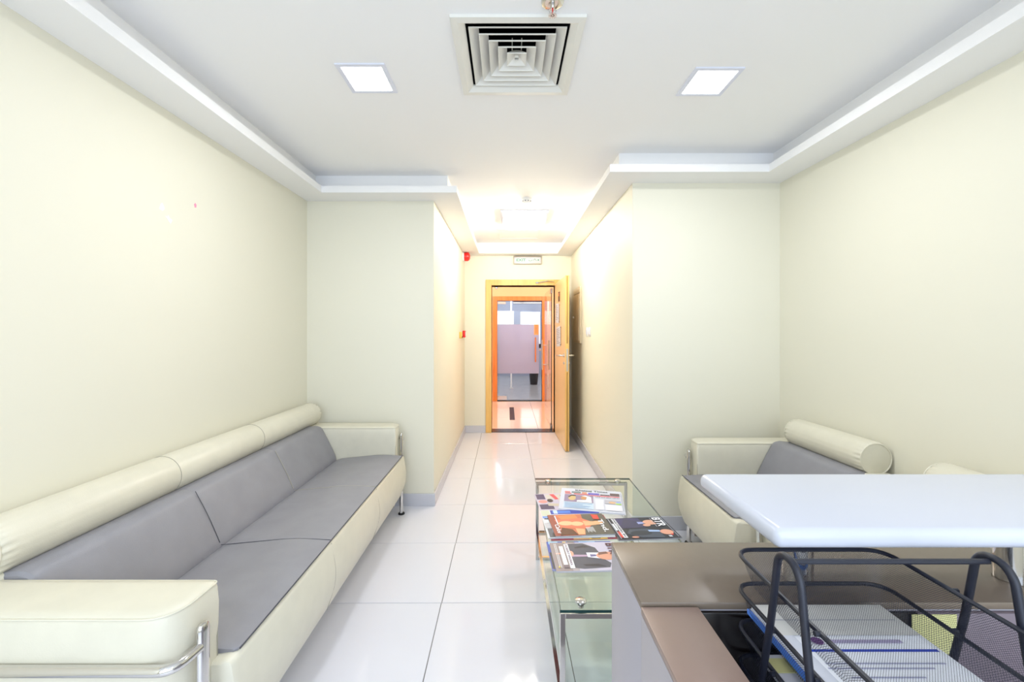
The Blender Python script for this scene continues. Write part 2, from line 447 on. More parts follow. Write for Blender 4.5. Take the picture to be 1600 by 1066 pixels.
sd = thing('smoke_detector', 'small round white smoke detector on the corridor ceiling', 'smoke detector', (.172, 3.75, CEI))
obj('base', lathe([(.001, 0), (.048, 0), (.048, -.012), (.001, -.012)]), plastic, sd)
obj('head', lathe([(.001, -.012), (.043, -.012), (.041, -.034), (.030, -.043), (.001, -.045)]), plastic, sd)
bm = bmesh.new()
for k in range(10):
    a = 2*PI*k/10; t_ = box(.036, .0425, -.006, .006, -.032, -.026); bmesh.ops.rotate(t_, verts=t_.verts, cent=(0, 0, 0), matrix=Matrix.Rotation(a, 3, 'Z')); merge(t_, bm)
obj('vent_slot', bm, matm, sd)

cl = thing('ceiling_lamp', 'glowing boxy surface lamp on the corridor ceiling', 'ceiling light', (.17, 4.35, CEI))
obj('backplate', box(-.24, .24, -.26, .26, -.012, 0, .003, 1), ledframe, cl)
obj('diffuser', box(-.19, .19, -.22, .22, -.085, -.012, .012, 3), lampm, cl)
for s in (-1, 1): obj('end_clip', box(s*.205-.012, s*.205+.012, -.2, .2, -.07, -.012, .004, 2), ledframe, cl)

ha = thing('access_hatch', 'faint square access hatch in the corridor ceiling past the lamp', 'hatch', (.145, 5.10, CEI))
bm = bmesh.new(); s = .25
for q in ((-s, s, -s, -s+.014), (-s, s, s-.014, s), (-s, -s+.014, -s+.014, s-.014), (s-.014, s, -s+.014, s-.014)): box(*q, -.005, 0, bm=bm)
obj('frame', bm, plastic, ha, False)
obj('panel', box(-s+.018, s-.018, -s+.018, s-.018, -.003, 0), plastic, ha, False)

# ------------------------------------------------------------------ corridor wall fittings
al = thing('alarm_sounder', 'red round fire alarm sounder high on the left corridor wall', 'alarm', (CL, 5.50, 2.375))
obj('base', lathe([(.001, 0), (.062, 0), (.062, .020), (.001, .020)], axis='x'), plastic, al)
obj('horn', lathe([(.001, .020), (.058, .020), (.060, .060), (.046, .085), (.025, .094), (.001, .094)], axis='x'), red, al)
mc = thing('manual_call_point', 'red fire alarm call point low on the left corridor wall', 'alarm switch', (CL, 5.50, 1.355))
obj('housing', box(0, .035, -.045, .045, -.045, .045, .006, 2), red, mc)
obj('glass_face', box(.035, .038, -.028, .028, -.028, .028), plastic, mc)
sw = thing('key_switch', 'small yellow switch box beside the red call point', 'switch', (CL, 5.12, 1.345))
obj('housing', box(0, .03, -.04, .04, -.04, .04, .005, 2), yplast, sw)
obj('button', box(.03, .036, -.012, .012, -.035, -.015, .002, 1), black, sw)
ep = thing('electrical_panel', 'beige electrical panel door set in the right corridor wall behind the open door', 'electrical panel', (CR, 5.18, 1.59))
obj('frame', box(-.018, 0, -.25, .25, -.34, .34, .004, 2), panelm, ep)
obj('door', box(-.026, -.018, -.215, .215, -.31, .25, .003, 2), panelm, ep)
obj('header_strip', box(-.024, -.018, -.215, .215, .262, .31, .002, 1), panelm, ep)
obj('latch', cyl((-.026, .17, -.02), (-.040, .17, -.02), .014), plastic, ep)
for k, (y, nm) in enumerate(((4.43, 'nearer of two white rocker switches on the right corridor wall'), (4.56, 'farther of two white rocker switches, nearer the electrical panel'))):
    t = thing('light_switch', nm, 'switch', (CR, y, 1.385), group='switches on the right corridor wall')
    obj('plate', box(-.009, 0, -.043, .043, -.05, .05, .004, 2), plastic, t)
    for s in (-1, 1): obj('rocker', box(-.014, -.009, s*.018-.013, s*.018+.013, -.028, .028, .002, 1), ledframe, t)
ex = thing('exit_sign', 'white exit sign box with green letters above the door', 'exit sign', (.273, YB, 2.362))
obj('housing', box(-.192, .192, -.045, 0, -.052, .056, .006, 2), steel, ex)
obj('face', box(-.180, .180, -.050, -.045, -.042, .040, .003, 2), mat('sign_face', rgb(196, 200, 206), .5), ex)
grn = printmat((20, 140, 104))
text('EXIT', .036, grn, ex, (-.150, -.0505, -.018), (PI/2, 0, 0), w=.125)
# arabic word beside it, drawn as strokes
ar = tube(fillet([(.015, -.051, .004), (.018, -.051, -.012), (.045, -.051, -.014), (.062, -.051, -.004), (.060, -.051, .006)], .01), .0022, 6)
tube(fillet([(.080, -.051, -.010), (.092, -.051, .012), (.104, -.051, .012), (.112, -.051, -.006), (.125, -.051, -.006)], .01), .0022, 6, bm=ar)
for u in (.036, .098): cyl((u, -.0505, .020), (u, -.0515, .020), .003, n=8, bm=ar)
obj('lettering', ar, grn, ex)
obj('dot', cyl((.146, -.0505, .0), (.146, -.052, .0), .009, n=12), grn, ex)

# ------------------------------------------------------------------ entrance door
df = box(-.300, DX0, YB-.018, YB+.2, 0, 2.10, .003, 1)
box(DX1, .735, YB-.018, YB+.2, 0, 2.10, .003, 1, bm=df); box(-.2205, .6555, YB-.018, YB+.2, DZ, 2.10, .003, 1, bm=df)
fr = struct('door_1', df, ywood, smooth=False)
st = struct('threshold_strip', box(DX0, DX1, YB+.01, YB+.2, -.012, .008), blackgl, fr)
# closer arm on the head of the frame
ca = thing('door_closer', 'slim silver closer arm folded on the head of the yellow door frame', 'door closer', (.50, YB-.018, 2.065))
bm = tube([(-.09, -.012, -.012), (.04, -.030, .012)], .006, 8); tube([(.04, -.030, .012), (.135, -.012, .0)], .006, 8, bm=bm)
obj('arm', bm, chrome, ca)
obj('bracket', box(-.115, -.075, -.018, 0, -.022, .0, .003, 1), chrome, ca)
# wooden leaf, swung open against the corridor
lf = thing('wooden_door', 'open yellow maple door leaf, seen nearly edge-on', 'door', (.668, YB-.03, 0), -PI/2-math.radians(-1.2))
LW = .895
obj('leaf', box(0, LW, -.022, .022, .008, 2.035, .002, 1), ledge, lf, False)
obj('edge_strip', box(LW, LW+.004, -.0225, .0225, .008, 2.035), ywood, lf, False)
bm = box(LW+.004, LW+.0055, -.006, .006, 1.25, 2.03); box(LW+.004, LW+.0055, -.006, .006, .01, .92, bm=bm)
obj('edge_groove', bm, mat('groove_brown', rgb(150, 110, 50), .6), lf, False)
obj('latch_plate', box(LW+.004, LW+.008, -.011, .011, .93, 1.19, .001, 1), steel, lf, False)
for s in (-1, 1):
    q = obj('handle_rose', cyl((LW-.06, s*.022, 1.11), (LW-.06, s*.030, 1.11), .024), chrome, lf)
    obj('lever_handle', tube(fillet([(LW-.06, s*.030, 1.11), (LW-.06, s*.082, 1.11), (LW-.10, s*.092, 1.108), (LW-.20, s*.085, 1.104)], .03), .010, 12), chrome, q)
    obj('lock_cylinder', cyl((LW-.06, s*.022, 1.02), (LW-.06, s*.034, 1.02), .016), chrome, lf)
# notices hung on the corridor-facing side of the leaf (-x side)
def leafnotice(nm, x0, x1, z0, z1, tilt, label, seed):
    t = thing(nm, label, 'notice', (0, 0, 0)); t.parent = None
    t.matrix_world = lf_m @ Matrix.Translation(((x0+x1)/2, SIDE*.030, (z0+z1)/2)) @ Matrix.Rotation(tilt, 4, 'Y')
    w = (x1-x0)/2; h = (z1-z0)/2
    obj('sheet', box(-w, w, -.001, .001, -h, h), paper, t, False)
    bm = bmesh.new(); rr = random.Random(seed)
    for k in range(9):
        z = h-.03-k*(2*h-.05)/9; box(-w+.02, -w+.02+rr.uniform(.4, 1)*(2*w-.04), SIDE*.0012-.0002, SIDE*.0012+.0002, z-.004, z+.004, bm=bm)
    obj('printed_lines', bm, printmat((120, 118, 128)), t, False)
    for z in (h*.85, -h*.85): obj('clip', tube([(w-.01, 0, z), (w+.03, -SIDE*.008, z)], .004, 6), chrome, t)
    return t
bpy.context.view_layer.update(); lf_m = lf.matrix_world.copy()
SIDE = -1   # leaf local -y looks to world -x
leafnotice('wall_notice', .16, .44, 1.50, 1.75, .05, 'upper white notice sheet clipped on the open door leaf', 3)
leafnotice('wall_notice', .22, .56, 1.20, 1.45, -.06, 'lower white notice sheet hanging on the open door leaf', 5)
t = thing('door_sign', 'small dark brown sign on the door leaf above the white notices', 'sign', (0, 0, 0)); t.matrix_world = lf_m @ Matrix.Translation((.42, SIDE*.0265, 1.83))
obj('plate', box(-.05, .05, -.003, .003, -.06, .06, .002, 1), darksign, t)
obj('pictogram', box(-.03, .03, SIDE*.0034-.0004, SIDE*.0034+.0004, .005, .045), printmat((220, 120, 60)), t, False)

# glass door folded out into the hallway
gd = thing('glass_door', 'frameless glass door swung out into the hallway with long steel pull handle', 'door', (.622, 5.90, 0), math.radians(91))
obj('pane', box(0, .86, -.005, .005, .012, 2.0), clearglass, gd, False)
obj('pane_edge', box(-.003, 0, -.006, .006, .012, 2.0), glassedge, gd, False)
for z0, z1 in ((.01, .075), (1.93, 2.0)): obj('patch_fitting', box(-.004, .13, -.014, .014, z0, z1, .003, 1), steel, gd)
for s in (-1, 1):
    q = obj('pull_handle', cyl((.76, s*.055, .78), (.76, s*.055, 1.25), .012), steel, gd)
    for z in (.86, 1.17): obj('standoff', cyl((.76, 0, z), (.76, s*.055, z), .007), steel, q)
stp = ident(obj('door_stop', box(-.175, -.135, 5.80, 5.86, 1.985, 2.02, .006, 2), chrome), 'small steel stop under the head of the door frame, upper left', 'door stop')

# ------------------------------------------------------------------ hallway beyond
HY0, HY1 = YB+.2, 8.3
struct('wall_hallway_left', box(-1.75, -1.6, HY0, HY1, -.02, 2.5), salmon)
struct('wall_hallway_right', box(2.1, 2.25, HY0, HY1, -.02, 2.5), salmon)
struct('ceiling_hallway', box(-1.75, 2.25, HY0, HY1+.12, 2.5, 2.6), salmon)
GX0, GX1 = -.204, .687
bm = box(-1.6, GX0, HY1, HY1+.12, -.02, 2.5); box(GX1, 2.1, HY1, HY1+.12, -.02, 2.5, bm=bm); box(GX0, GX1, HY1, HY1+.12, 2.0, 2.5, bm=bm)
struct('wall_hallway_far', bm, salmon)
hf = struct('floor_hallway', box(-1.75, 2.25, HY0, HY1+.1, -.06, -.004), grout)
ht = bpy.data.meshes.new('tile'); tb = box(-.398, .398, -.398, .398, -.01, 0, .001, 1); tb.to_mesh(ht); tb.free(); ht.materials.append(htile)
for i in range(-2, 3):
    for j in range(3):
        o = bpy.data.objects.new('tile', ht); C.objects.link(o); o.parent = hf; o.location = (.44+.8*i-.4, HY0+.4+.8*j, 0)
dm = ident(obj('floor_mat', box(.035, .115, 6.55, 7.62, 0, .006, .002, 1), matm), 'narrow dark runner strip lying on the salmon hallway floor', 'mat')
of = box(GX0-.09, GX0, HY1-.02, HY1+.13, 0, 2.085, .003, 1); box(GX1, GX1+.09, HY1-.02, HY1+.13, 0, 2.085, .003, 1, bm=of)
box(GX0-.001, GX1+.001, HY1-.02, HY1+.13, 2.0, 2.085, .003, 1, bm=of)
f2 = struct('door_2', of, owood)
g2 = thing('glass_door', 'closed glass office door with a frosted band across its middle, in the orange frame', 'door', (GX0, HY1+.04, 0))
w = GX1-GX0
obj('pane', box(.004, w-.004, -.005, .005, .02, 1.99), clearglass, g2, False)
obj('frosted_band', box(.004, w-.06, -.0065, -.0052, .55, 1.53), frost, g2, False)
obj('patch_fitting', box(.004, .17, -.014, .014, 1.935, 1.99, .002, 1), steel, g2); obj('patch_fitting', box(.004, .19, -.014, .014, .02, .10, .002, 1), steel, g2)
obj('pull_handle', cyl((.76, -.05, .78), (.76, -.05, 1.27), .013), owood, g2)  # a handle's orange reflection, built as a coloured rod
obj('lock_box', box(w-.06, w-.02, -.03, .01, 1.06, 1.14, .004, 1), black, g2)
obj('lock_knob', cyl((w-.04, -.03, 1.02), (w-.04, -.055, 1.02), .018), chrome, g2)
struct('threshold_strip', box(GX0, GX1, HY1-.01, HY1+.12, -.01, .012), black, f2)
nt_ = thing('door_notice', 'small orange notice taped on the frosted office door', 'notice', (.575, HY1+.0325, 1.425))
obj('sheet', box(-.045, .045, -.001, .001, -.105, .105), notem, nt_, False)
bm = bmesh.new()
for k in range(6): box(-.03, .028, -.0016, -.001, .075-k*.028, .083-k*.028, bm=bm)
obj('printed_lines', bm, printmat((190, 80, 50)), nt_, False)

# ------------------------------------------------------------------ office beyond the far door
OY = HY1+.12
struct('floor_office', box(-1.8, 2.6, OY, 13.2, -.06, 0), ofloor)
struct('ceiling_office', box(-1.8, 2.6, OY, 13.2, 2.6, 2.7), odark)
struct('wall_office_left', box(-1.95, -1.8, OY, 13.2, -.02, 2.6), ogrey)
struct('wall_office_right', box(2.6, 2.75, OY, 13.2, -.02, 2.6), ogrey)
struct('wall_office_far', box(-1.8, 2.6, 13.05, 13.2, -.02, 2.6), ogrey)
w3 = struct('window_2', box(.40, 1.02, 13.02, 13.05, 1.0, 2.0), plastic); obj('pane', box(.44, .98, 13.01, 13.02, 1.05, 1.95), sky, w3, False)
w4 = struct('window_3', box(-.75, .20, 13.02, 13.05, 1.0, 2.03), plastic); obj('pane', box(-.71, .10, 13.01, 13.02, 1.05, 1.85), skyg, w4, False)
obj('transom_rail', box(-.75, .12, 13.0, 13.02, 1.93, 2.0), plastic, w4, False)
cb = thing('partition_post', 'slim white post of the glass partition inside the office', 'post', (.09, 10.2, 0))
obj('post', box(-.018, .018, -.018, .018, 0, 2.6), plastic, cb, False)
obj('base_plate', box(-.04, .04, -.04, .04, 0, .01), steel, cb, False)
bmx = thing('overhead_beam', 'dark brown overhead beam inside the office behind the glass door', 'beam', (.95, 11.0, 2.12))
obj('beam', box(-.80, .8, -.1, .1, 0, .48, .004, 1), odark, bmx, False)
obj('edge_strip', box(-.80, .8, -.11, -.1, 0, .03), plastic, bmx, False)
bn = thing('waste_bin', 'dark plastic waste bin on the grey office floor beyond the glass', 'bin', (.69, 10.95, 0))
obj('body', lathe([(.001, 0), (.095, 0), (.125, .34), (.128, .345), (.120, .34), (.09, .01), (.001, .01)]), binm, bn)
obj('rim', tube([(.127*math.cos(a), .127*math.sin(a), .345) for a in (2*PI*i/28 for i in range(28))], .006, 6, True), binm, bn)

# ------------------------------------------------------------------ sofas
def sofa(name, label, cat, origin, rz, segs, seglen, depth, armx, armt, group=None, bol=(0, 0)):
    """local: x out from the wall, y along the length, z up. y=0 at inner face of first arm."""
    L = segs*seglen; t = thing(name, label, cat, origin, rz, group)
    # carcass (cream): underside and bulging front
    D = depth
    pr = rprof([(.05, .15), (D-.03, .15), (D+.028, .30), (D+.002, .462), (D-.02, .468), (.30, .40), (.05, .40)], [.01, .03, .12, .012, .01, .01, .01], 6)
    ext = .035
    obj('seat_box', extrude_y(pr, [(-ext, .022), (-ext+.006, .008), (-ext+.02, 0), (L+ext-.02, 0), (L+ext-.006, .008), (L+ext, .022)]), cream, t)
    # grey seat
    def ys(a, b, pinch):
        out = [(a-.0, .014), (a+.008, .004), (a+.03, 0)]
        for k in range(1, segs):
            y = k*seglen; out += [(y-.05, 0), (y-.006, 0.0006), (y, pinch), (y+.006, 0.0006), (y+.05, 0)]
        return out+[(b-.03, 0), (b-.008, .004), (b, .014)]
    sp_ = rprof([(.30, .34), (D-.03, .425), (D-.001, .476), (D-.16, .487), (.36, .455), (.30, .42)], [.01, .01, .006, .10, .03, .02], 5)
    seat = obj('seat', extrude_y(sp_, ys(.001, L-.001, .002)), grey, t)
    bp_ = rprof([(.10, .30), (.335, .36), (.345, .455), (.292, .575), (.228, .690), (.185, .700), (.10, .690)], [.02, .03, .04, .16, .025, .01, .01], 6)
    back = obj('backrest', extrude_y(bp_, ys(.001, L-.001, .002)), grey, t)
    obj('back_panel', box(.02, .15, -.02, L+.02, .12, .69, .012, 3), cream, t)
    for k in range(1, segs):
        y = k*seglen
        sm = [(.352, y, .4562), (D-.16, y, .4856), (D-.05, y, .4805), (D-.002, y, .4762)]
        obj('seam', tube(fillet([(.345, y, .4555), (D-.16, y, .4855), (D-.004, y, .4770)], .1), .0014, 6), seamd if k == 1 else seaml, seat)
        obj('seam', tube(fillet([(.340, y, .465), (.292, y, .578), (.232, y, .690)], .16, 8), .0014, 6), seamd if k == 1 else seaml, back)
        obj('seam', tube(fillet([(D, y, .463), (D+.0275, y, .31), (D-.02, y, .17)], .13), .0011, 6), seaml, t)
    # edge welt along the seat front
    obj('welt', tube([(D-.001, .004+(L-.008)*i/20, .4755) for i in range(21)], .0024, 6), seamd, seat)
    # bolster
    R = .0845; bx, bz = .088, .758; y0, y1 = bol[0], L+bol[1]
    rings = []; n = 96
    def ring(y, r, amp):
        return [Vector((bx+(r+amp*math.sin(24*a)+amp*.6*math.sin(17*a+1))*math.cos(a), y, bz+(r+amp*math.sin(24*a)+amp*.6*math.sin(17*a+1))*math.sin(a))) for a in (2*PI*i/n for i in range(n))]
    prof = [(y0+.010, .06, 0), (y0+.002, R*.80, 0), (y0, R*.90, .0012), (y0+.010, R*.965, .003), (y0+.025, R*.99, .0008), (y0+.045, R, 0)]
    for k in range(1, segs): prof += [(k*seglen-.01, R, 0), (k*seglen, R-.0015, 0), (k*seglen+.01, R, 0)]
    prof += [(y1-.045, R, 0), (y1-.025, R*.99, .0008), (y1-.010, R*.965, .003), (y1, R*.90, .0012), (y1-.002, R*.80, 0), (y1-.010, .06, 0)]
    bo = obj('bolster', loft([ring(*p) for p in prof]), cream, t, angle=60)
    for y in (y0, y1):
        obj('piping', tube([(bx+R*.91*math.cos(a), y+(.001 if y == y1 else -.001), bz+R*.91*math.sin(a)) for a in (2*PI*i/48 for i in range(48))], .0032, 6, True), cream, bo)
        obj('end_cap', lathe([(.001, (y-.004 if y == y0 else y+.004)), (.05, (y-.003 if y == y0 else y+.003)), (R*.88, (y+.001 if y == y0 else y-.001))], 36, 'y', (bx, 0, bz)), cream, bo)
    for k in range(1, segs):
        obj('seam', tube([(bx+R*math.cos(a), k*seglen, bz+R*math.sin(a)) for a in (2*PI*i/40 for i in range(40))], .0010, 6, True), seaml, bo)
    # arms, posts, rails, legs
    for s, yi in ((-1, -.002), (1, L+.002)):
        yo = yi+s*armt
        plan = fillet([(.03, yi, 0), (armx, yi, 0), (armx-.004, yo, 0), (.03, yo, 0)], [.012, .014, .085, .03], 8, True)
        def lay(z, ins):
            cx = armx/2; cy = (yi+yo)/2; out = []
            for p in plan:
                out.append(Vector((cx+(p.x-cx)*(1-ins/(armx/2)), cy+(p.y-cy)*(1-ins/(armt/2)), z)))
            return out
        rows = [(.13, .012), (.134, .003), (.15, 0), (.40, -.001), (.52, .0), (.555, -.003), (.62, -.004), (.664, -.001), (.675, .003), (.680, .010), (.683, .03)]
        arm = obj('armrest', loft([lay(*r) for r in rows]), cream, t, angle=50)
        top = lay(.674, .0005)
        obj('piping', tube(top, .0026, 6, True), cream, arm)
        # vertical stitch at the inner front corner
        obj('stitching', tube([(armx-.001, yi+s*.004, .20+.46*i/12) for i in range(13)], .0012, 6), seaml, arm)
        px = armx+.022; py = yi+s*armt*.56
        post = loft([[Vector((px+.013*math.cos(a)*k, py+.0185*math.sin(a)*k, z)) for a in (2*PI*i/20 for i in range(20))] for z, k in ((.012, 1), (.60, 1), (.611, .92), (.617, .7), (.619, .3))])
        po = obj('leg', post, chrome, t)
        obj('glide', lathe([(.001, 0), (.024, 0), (.024, .008), (.018, .014), (.001, .014)], 20, 'z', (px, py, 0)), black, po)
        yr = yo+s*.0145
        rl = fillet([(px+.0, py+s*.012, .562), (px-.012, yr, .560), (.06, yr, .560)], [0, .11, 0], 10)
        if s > 0 or True: obj('arm_rail', tube(rl, .0135, 14), chrome, t)
        bl = cyl((.07, yr, .012), (.07, yr, .566), .0145, bm=None)
        lg = obj('leg', bl, chrome, t)
        obj('glide', lathe([(.001, 0), (.0155, 0), (.0155, .008), (.001, .011)], 20, 'z', (.07, yr, 0)), black, lg)
    obj('under_rail', box(.06, D-.05, .03, .07, .12, .16), steel, t, False); obj('under_rail', box(.06, D-.05, L-.07, L-.03, .12, .16), steel, t, False)
    return t
# left: three places. local x -> +X, local y -> +Y
sofa('sofa', 'long three-seat cream and grey leather sofa with chrome arm rails along the left wall', 'sofa', (XL+.001, 1.20, 0), 0, 3, .627, .828, .770, .165, bol=(-.02, .125))
# right: two armchairs facing left: rz=pi : local y -> -Y, so origin at far inner face
sofa('armchair', 'cream and grey leather armchair in the right corner, cylindrical bolster in full view', 'armchair', (XR-.001, 2.655, 0), PI, 1, .60, .800, .700, .14, 'armchairs along the right wall', bol=(.03, -.008))
sofa('armchair', 'second cream armchair, nearer the camera, mostly hidden behind the white counter', 'armchair', (XR-.001, 1.708, 0), PI, 1, .56, .800, .700, .14, 'armchairs along the right wall', bol=(-.045, .05))

# ------------------------------------------------------------------ coffee table
ct = thing('coffee_table', 'glass-topped coffee table with chrome frame and lower glass shelf, magazines on top', 'coffee table', (.46, 1.96, 0))
TX0, TX1, TY0, TY1 = -.29, .29, -.605, .612
def slab(name, x0, x1, y0, y1, z0, z1, parent):
    bm = box(x0, x1, y0, y1, z0, z1)
    bm.normal_update()
    for f in bm.faces: f.material_index = 0 if abs(f.normal.z) > .5 else 1
    return obj(name, bm, [greenglass, glassedge], parent, False)
slab('glass_top', TX0, TX1, TY0, TY1, .475, .485, ct)
slab('glass_shelf', TX0+.022, TX1-.022, TY0+.02, TY1-.03, .168, .176, ct)
b_ = .0085
for y in (TY0+.012, TY1-.030):
    bm = box(TX0+.002, TX0+.002+2*b_, y-b_, y+b_, 0, .470, .001, 1); box(TX1-.002-2*b_-.02, TX1-.022, y-b_, y+b_, 0, .470, .001, 1, bm=bm)
    for z in (.0, .150, .453): box(TX0+.002+2*b_, TX1-.022-2*b_, y-b_, y+b_, z, z+.017, .001, 1, bm=bm)
    e = obj('end_frame', bm, chrome, ct, False)
    for x in (TX0+.075, TX1-.085):
        c_ = obj('standoff', lathe([(.001, .468), (.010, .468), (.010, .475), (.001, .475)], 20, 'z', (x, y+(.03 if y < 0 else -.02), 0)), chrome, ct)
        obj('cap', lathe([(.001, .485), (.019, .485), (.019, .490), (.015, .493), (.001, .494)], 28, 'z', (x, y+(.03 if y < 0 else -.02), 0)), chrome, c_)
bm = box(TX0+.004, TX0+.018, TY0+.02, TY1-.04, .153, .167); box(TX1-.038, TX1-.024, TY0+.02, TY1-.04, .153, .167, bm=bm)
obj('side_rail', bm, chrome, ct, False)

# ------------------------------------------------------------------ newspaper and magazines
WHT = (245, 245, 248)
def booklet(name, label, cat, cx, cy, z, w, h, th, rz, cover, group=None, edge=paper):
    t = thing(name, label, cat, (cx, cy, z), rz, group)
    obj('pages', box(-w/2+.001, w/2-.001, -h/2+.001, h/2-.001, 0, th-.0006), edge, t, False)
    obj('cover', box(-w/2, w/2, -h/2, h/2, th-.0006, th), printmat(cover), t, False)
    obj('back_cover', box(-w/2, w/2, -h/2, h/2, -.0003, .0003), printmat(cover), t, False)
    return t
R90 = -PI/2
GM = 'magazines on the glass table'
# lowest layer
zt = .4855
t = booklet('magazine', 'magazine with a crowd photo cover at the far left, under the newspaper', 'magazine', .292, 2.215, zt, .212, .272, .004, R90+.09, (198, 190, 208), GM)
W2, H2 = .106, .136
prints('cover_print', t, [((58, 52, 96), rect(-.10, -.13, -.03, -.085)), ((228, 150, 140), ell(.0, -.105, .02, .024)), ((60, 54, 92), rect(.035, -.13, .095, -.06)),
    ((205, 200, 190), rect(-.09, -.08, -.03, .02)), ((196, 186, 168), [(.02, -.085), (.055, -.085), (.075, .03), (.05, .05)]), ((222, 84, 92), [(-.095, -.055), (-.02, -.035), (-.025, -.015), (-.095, -.03)]),
    ((40, 34, 40), ell(-.01, -.065, .022, .016)), ((178, 160, 150), rect(-.08, .0, -.04, .10)), ((214, 206, 196), rect(-.02, -.02, .03, .11)), ((220, 120, 100), rect(.075, -.03, .098, .05))], .0042)
t = booklet('magazine', 'magazine with red and yellow cover edges, lowest in the middle pile', 'magazine', .330, 1.925, zt, .236, .296, .003, R90+.06, (140, 24, 44), GM)
prints('cover_print', t, [((236, 196, 60), rect(.095, -.02, .116, .10)), ((40, 32, 24), rect(.098, .03, .112, .07)), ((206, 160, 96), rect(.100, -.05, .116, .02))], .0032)
t = booklet('magazine', 'blue and white car magazine sticking out left under the orange cover', 'magazine', .318, 1.958, zt+.0034, .280, .296, .004, R90+.05, (222, 226, 230), GM)
prints('cover_print', t, [((30, 60, 170), rect(-.138, -.10, -.092, .14)), ((70, 130, 220), rect(-.128, -.09, -.104, .0)), ((200, 222, 246), rect(-.136, -.085, -.098, -.065)), ((206, 212, 190), rect(-.138, -.146, -.075, -.105)),
    ((110, 150, 216), rect(-.072, -.146, -.050, .0)), ((60, 60, 66), rect(-.05, -.14, -.038, -.112)), ((80, 66, 56), rect(-.002, -.135, .008, -.118)), ((196, 196, 202), rect(.0, -.146, .05, .0)),
    ((76, 84, 96), rect(.055, -.14, .135, .0)), ((150, 166, 186), rect(.062, -.12, .092, .0)), ((46, 42, 46), rect(.10, -.125, .13, .0))], .0042)
t = booklet('magazine', 'blue magazine under the grey men\'s cover nearest the camera', 'magazine', .305, 1.682, zt, .214, .274, .0038, R90+.02, (34, 70, 168), GM)
prints('cover_print', t, [((150, 200, 240), rect(-.105, -.13, -.085, -.09)), ((236, 200, 90), rect(-.104, -.07, -.09, -.055)), ((40, 36, 40), rect(-.105, -.05, -.09, -.02)), ((120, 170, 230), rect(-.105, .0, -.088, .07)), ((20, 20, 30), rect(-.02, -.134, .10, -.10))], .004)

# newspaper
n = thing('newspaper', 'white folded newspaper with a red banner, askew at the far end of the glass table', 'newspaper', (.443, 2.214, .4930), -.19)
Wn, Hn = .326, .283
bm = bmesh.new(); pr = rprof([(-Wn/2, 0), (Wn/2, 0), (Wn/2, .0035), (-Wn/2, .0035)], .0016, 3)
obj('pages', loft([[Vector((x, y, z)) for x, z in pr] for y in (-Hn/2, Hn/2)]), paper, n)
obj('under_fold', box(-Wn/2+.004, Wn/2+.004, -Hn/2-.003, Hn/2-.002, -.0028, -.0002), paper, n, False)
g1 = (150, 134, 164)
prints('front_page_print', n, [((214, 50, 60), rect(-.140, .062, -.105, .074)), ((214, 50, 60), rect(-.092, .060, -.005, .072)), ((226, 70, 84), rect(-.004, .052, .150, .062)),
    ((120, 140, 140), rect(-.105, .075, -.055, .100)), ((214, 150, 120), rect(-.048, .074, -.022, .098)), ((110, 100, 196), rect(-.015, .066, .045, .092)), ((90, 84, 96), rect(.050, .066, .100, .082)), ((96, 78, 84), rect(.102, .068, .152, .106)), ((224, 130, 130), rect(-.142, .078, -.112, .096)),
    (g1, rect(-.140, -.045, .012, .052)), ((212, 186, 132), ell(-.100, .008, .020, .036)), ((36, 26, 40), [(-.122, .015), (-.105, .046), (-.080, .046), (-.082, .034), (-.104, .032), (-.116, .008)]), ((206, 150, 100), ell(-.038, .012, .016, .022)),
    ((244, 244, 248), [(-.050, .036), (-.030, .046), (.000, .030), (.004, -.044), (-.075, -.044), (-.072, -.022), (-.026, -.012), (-.022, .028)]),
    ((206, 224, 242), rect(-.140, -.125, .012, -.050)), ((188, 186, 196), rect(.070, -.042, .152, .008)), ((212, 170, 130), ell(.108, -.024, .018, .014)), ((176, 216, 120), rect(.126, -.046, .153, -.028)), ((150, 170, 220), rect(.130, -.028, .153, -.006)),
    ((226, 226, 236), rect(.022, -.125, .064, .005)), ((228, 228, 238), rect(.070, -.125, .152, -.052)), ((110, 110, 124), rect(.1585, -.12, .160, .11))], .0037)
text('Khaleej Times', .026, printmat((50, 66, 66)), n, (-.085, .100, .0055), w=.175)
text('UAE and allies call for', .014, printmat((130, 132, 146)), n, (.022, .030, .0062), w=.130)
bm = bmesh.new(); rr = random.Random(2)
for k in range(9): box(-.135, -.135+rr.uniform(.09, .143), -.062-k*.007-.0012, -.062-k*.007+.0012, .0061, .0062, bm=bm)
obj('text_lines', bm, printmat((160, 190, 222)), n, False)

# orange celebrity magazine
t = booklet('magazine', 'magazine with an orange cover of a reclining figure in the middle of the pile', 'magazine', .334, 1.930, .4935, .208, .268, .005, R90+.08, (94, 90, 82), GM)
SK = (236, 178, 132)
prints('cover_print', t, [((206, 112, 78), [(-.104, -.134), (.104, -.134), (.104, .0), (.02, .02), (-.104, .03)]), ((150, 70, 52), rect(-.104, -.134, .104, -.098)), ((238, 140, 84), [(-.09, -.09), (-.01, -.06), (-.03, .01), (-.10, .0)]),
    ((228, 120, 90), [(-.05, -.11), (.03, -.09), (.045, .03), (-.01, .07), (-.06, .02)]), ((242, 196, 150), ell(-.012, -.062, .022, .034)), ((242, 196, 150), ell(-.004, -.012, .022, .030)), (SK, [(-.03, .02), (.02, .02), (.015, .075), (-.02, .075)]),
    ((70, 40, 30), ell(-.012, .092, .030, .026)), (SK, ell(-.006, .084, .019, .026)), (SK, [(.04, -.03), (.10, -.03), (.10, .0), (.05, .01)]), ((96, 56, 34), [(.03, -.09), (.10, -.11), (.10, -.03), (.05, -.045)]),
    ((220, 64, 52), [(-.095, .076), (-.045, .076), (-.040, .104), (-.085, .108)])], .0052)
